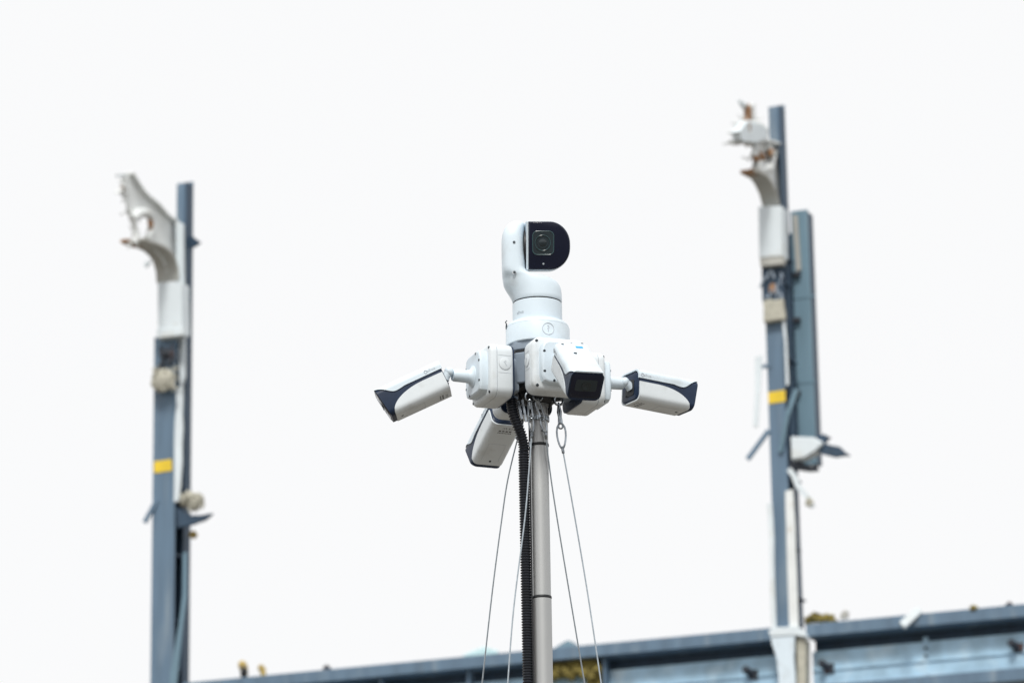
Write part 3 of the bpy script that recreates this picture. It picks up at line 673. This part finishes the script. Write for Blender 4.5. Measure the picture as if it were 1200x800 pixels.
strip([(924, 549), (930, 557), (934, 568), (941, 577), (947, 583), (951, 593)], -.05, -.0, .05).build('twisted_strip', 'cladding', t, X)
mb = MB(); mb.lump(q(948, 588, -.04), (.04, .03, .05), 71, .4); mb.build('insulation_tuft', 'cream', t, X)
fl(jag([(920, 575), (929, 573), (932, 640), (935.5, 735), (925, 737), (922, 650)], 3, .9, 33), -.05, -.025, -.05).build('cladding_strip', 'torn', t, X, bevel=.003)
fl(jag([(898.5, 590), (904.5, 588), (907, 650), (909.5, 736), (904, 738), (902, 650)], 3, .8, 34), -.05, -.025, -.05).build('cladding_strip', 'cladding', t, X, bevel=.003)
fl(jag([(900, 738), (911, 734), (934, 733), (942, 739), (945, 746), (935, 744), (902, 745)], 3, .7, 71), -.10, .05, -.10).build('foot_collar', 'cladding', t, X, bevel=.005)
fl(jag([(903, 746), (931, 744), (930, 768), (932, 800), (933, 870), (914, 870), (912, 790), (909, 768)], 3, .8, 72), -.09, -.05, -.09).build('foot_panel', 'white', t, X, bevel=.005)
fl(jag([(933.5, 746), (944, 748), (944, 800), (945, 870), (936, 870), (934, 800)], 3, .6, 73), -.05, .10, -.05).build('foot_panel', 'cream', t, X, bevel=.005)
# ---- second post behind the right column
u0, u1 = q(931, 380, .45).x, q(951, 380, .45).x
zt2, zb2 = q(940, 246, .45).z, q(940, 545, .45).z
t, X = ft('steel_post', 'shorter teal grey steel post close behind the right column', 'post', (u0+u1)/2, .45, zb2)
mb = MB(); mb.box(((u0+u1)/2, .46, (zt2+zb2)/2), (u1-u0, .024, zt2-zb2)); mb.build('front_flange', 'paint_teal', t, X, bevel=.004)
mb = MB(); mb.box((u1-.012, .56, (zt2+zb2)/2), (.024, .17, zt2-zb2-.03)); mb.build('side_web', 'paint_dk', t, X, bevel=.003)
mb = MB(); ua = q(920, 380, .5).x; mb.box(((ua+u0)/2, .52, (zt2+zb2)/2-.1), (u0-ua, .02, zt2-zb2-.25)); mb.build('filler_plate', 'paint_dk', t, X)
fl([(928.5, 252), (934, 252), (938, 316), (933, 318)], .40, .44, .40).build('cover_strip', 'under', t, X, bevel=.003)
for y in (322, 375, 460):
    mb = MB(); p = q(933, y, .42); mb.box(p, (.09, .06, .05)); mb.build('cleat', 'char', t, X, bevel=.006)
for y in (348, 448):
    mb = MB(); p = q(943, y, .445); mb.box((p.x, .445, p.z), (.24, .006, .02)); mb.build('joint_plate', 'paint_teal', t, X)

# ---- beams
zT = q(900, 735).z
def beam(lab, x0, y0, x1, y1, stiff, seams):
    a, b = q(x0, y0).x, q(x1, y1).x; hb = zT-q(1200, 781, 0).z; wz = hb+.06
    t, X = ft('steel_beam', lab, 'beam', (a+b)/2, 0, zT-.95, 'beams across the steel frame')
    mb = MB(); mb.box(((a+b)/2, .16, zT-.065), (b-a, .32, .13)); mb.build('top_flange', 'paint', t, X, bevel=.006)
    mb = MB(); mb.box(((a+b)/2, .22, zT-wz/2-.125), (b-a, .03, wz-.25)); mb.build('web', 'web', t, X)
    mb = MB(); mb.box(((a+b)/2, .33, zT-.20), (b-a, .03, .30)); mb.build('gap_shade', 'paint_dk', t, X)  # dark plate paints in the shade band under the top flange
    mb = MB(); mb.box(((a+b)/2, .16, zT-hb-.065), (b-a, .32, .13)); mb.build('bottom_flange', 'paint', t, X, bevel=.006)
    mb = MB(); mb.box(((a+b)/2, .197, zT-hb*.70), (b-a, .02, .025)); mb.build('web_rib', 'web', t, X, bevel=.004)
    for x in stiff:
        u = q(x, 775, .3).x; mb = MB(); mb.box((u, .15, zT-hb*.56), (.03, .12, hb*.8)); mb.build('stiffener', 'paint', t, X, bevel=.003)
    for x in seams:
        u = q(x, 775, .4).x; mb = MB(); mb.box((u, .202, zT-hb*.62), (.05, .006, hb*.6)); mb.build('seam_plate', 'web', t, X)
        mb = MB()
        for k in range(2): mb.lathe([(.016, 0), (.016, .02)], 8, (u, .20, zT-.32-k*.08), Matrix.Rotation(R(90), 3, 'X'))
        mb.build('bolt_row', 'char', t, X)
    return t, X
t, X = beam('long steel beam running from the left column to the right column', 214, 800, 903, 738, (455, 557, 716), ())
fl([(626, 775), (696, 768), (706, 780), (703, 812), (690, 812), (684, 790), (640, 796), (630, 812), (620, 812)], .13, .19, .13).build('rust_patch', 'moss', t, X, bevel=.01)
mb = MB()
for i in range(9): mb.lump(q(640+i*7.5, 788+4*math.sin(i*2.1), .09), (.05, .05, .05), 80+i, .5)
mb.build('insulation_tuft', 'moss', t, X)
def stub(x, y, X, t):
    mb = MB(); c = q(x, y, .20); d = Vector((-.45, -.8, .35)).normalized()
    mb.tube([c+Vector((0, .03, 0)), c+d*.13], .04, 10); mb.box(c, (.10, .03, .10)); mb.build('pipe_stub', 'char', t, X)
stub(883, 790, X, t)
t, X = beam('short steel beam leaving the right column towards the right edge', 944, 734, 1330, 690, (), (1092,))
stub(972, 783, X, t); stub(1194, 759, X, t)

# ---- loose bits on the beams
def bit(name, lab, cat, pts_fn, material, x, y, n=.1, bevel=0):
    p = q(x, y, n); o_ = Vector((p.x, p.y, p.z)); mb = pts_fn()
    o = mb.build(name, material, None, lambda v: v-o_, bevel); o.location = fworld(*o_); o.rotation_euler = (0, 0, FA); tag(o, lab, cat); return o
def hook(x, y, h, wd):
    def f():
        mb = MB(); a = q(x, y, .1); k = 1/110
        mb.tube([a+Vector((0, 0, -.02)), a+Vector((-.01, 0, h*k*.5)), a+Vector((-.03, 0, h*k*.8)), a+Vector((-.05, 0, h*k))], [wd*k*.35, wd*k*.5, wd*k*.55, wd*k*.35], 10)
        return mb
    return f
bit('foam_stub', 'taller of two ochre foam stubs standing on the long beam', 'debris', hook(287, 793, 19, 10), 'ochre', 287, 793)
o = bit('foam_stub', 'shorter ochre foam stub standing on the beam to the right of the taller one', 'debris', hook(309, 791, 12, 8), 'ochre', 309, 791)
bit('black_cap', 'small black cap leaning against the taller ochre foam stub', 'debris', lambda: MB().lump(q(286, 787, .02), (.04, .03, .07), 3, .3), 'black', 286, 793)
bit('scrap_lump', 'small dark scrap lump lying on the long beam', 'debris', lambda: MB().lump(q(383, 783, .1), (.034, .04, .04), 6, .5), 'char', 383, 783)
def tarp():
    rings = []; rnd = random.Random(2)
    for i in range(15):
        x = 543+i*2.9; ring = []
        h = 9*math.exp(-((x-566)/17)**2)
        yb = 768.5-(x-543)*.092
        for j, n in enumerate((.02, .12, .22, .34)):
            ring.append(q(x+rnd.uniform(-1, 1), yb-h*(.75, 1, .9, .5)[j]+rnd.uniform(-.7, .7), n))
        low = [Vector((p.x, p.y, q(x, yb+2, p.y).z)) for p in ring[::-1]]
        rings.append(ring+low)
    return MB().loft(rings)
bit('plastic_sheet', 'crumpled pale teal plastic sheet lying on the long beam', 'sheet', tarp, 'tarp', 565, 768)
def sheet2(): return fl(jag([(645, 763), (652, 757), (664, 750), (668, 750), (671, 760), (670, 764)], 2, .6, 4), .05, .25, .05)
bit('bent_sheet', 'bent grey metal sheet on the beam just right of the steel pole', 'sheet', sheet2, 'paint_teal', 658, 762, .1, .004)
def mossf():
    mb = MB()
    for i, (x, y, r_) in enumerate(((948, 722, .05), (955, 720, .06), (963, 721, .05), (971, 720, .055), (977, 723, .035), (960, 717, .03))): mb.lump(q(x, y+4, .12), (r_, r_, r_*.8), 90+i, .5)
    return mb
bit('debris_heap', 'mossy olive heap of debris on the beam beside the right column', 'debris', mossf, 'moss', 962, 724)
bit('scrap_plate', 'small grey scrap plate upright on the short beam past the mossy heap', 'debris', lambda: fl([(984, 725), (985, 718), (990, 714), (994, 716), (993, 724)], .08, .12, .08), 'under', 989, 724, .1, .004)
def tube_():
    mb = MB(); a, b = q(1057, 733, -.06), q(1078, 714, .02); mb.bar(a, b, .085, .07, (.2, 1, .3)); return mb
bit('white_offcut', 'white rectangular offcut hanging over the front edge of the short beam', 'debris', tube_, 'cladding', 1067, 722, 0, .01)
bit('scrap_lump', 'small brown lump on the short beam right of the white offcut', 'debris', lambda: MB().lump(q(1141, 713, .03), (.05, .05, .03), 12, .5), 'moss', 1141, 714)
bit('scrap_lump', 'tiny grey lump on the short beam near the right edge', 'debris', lambda: MB().lump(q(1183, 708, .05), (.03, .04, .025), 14, .5), 'char', 1183, 709)
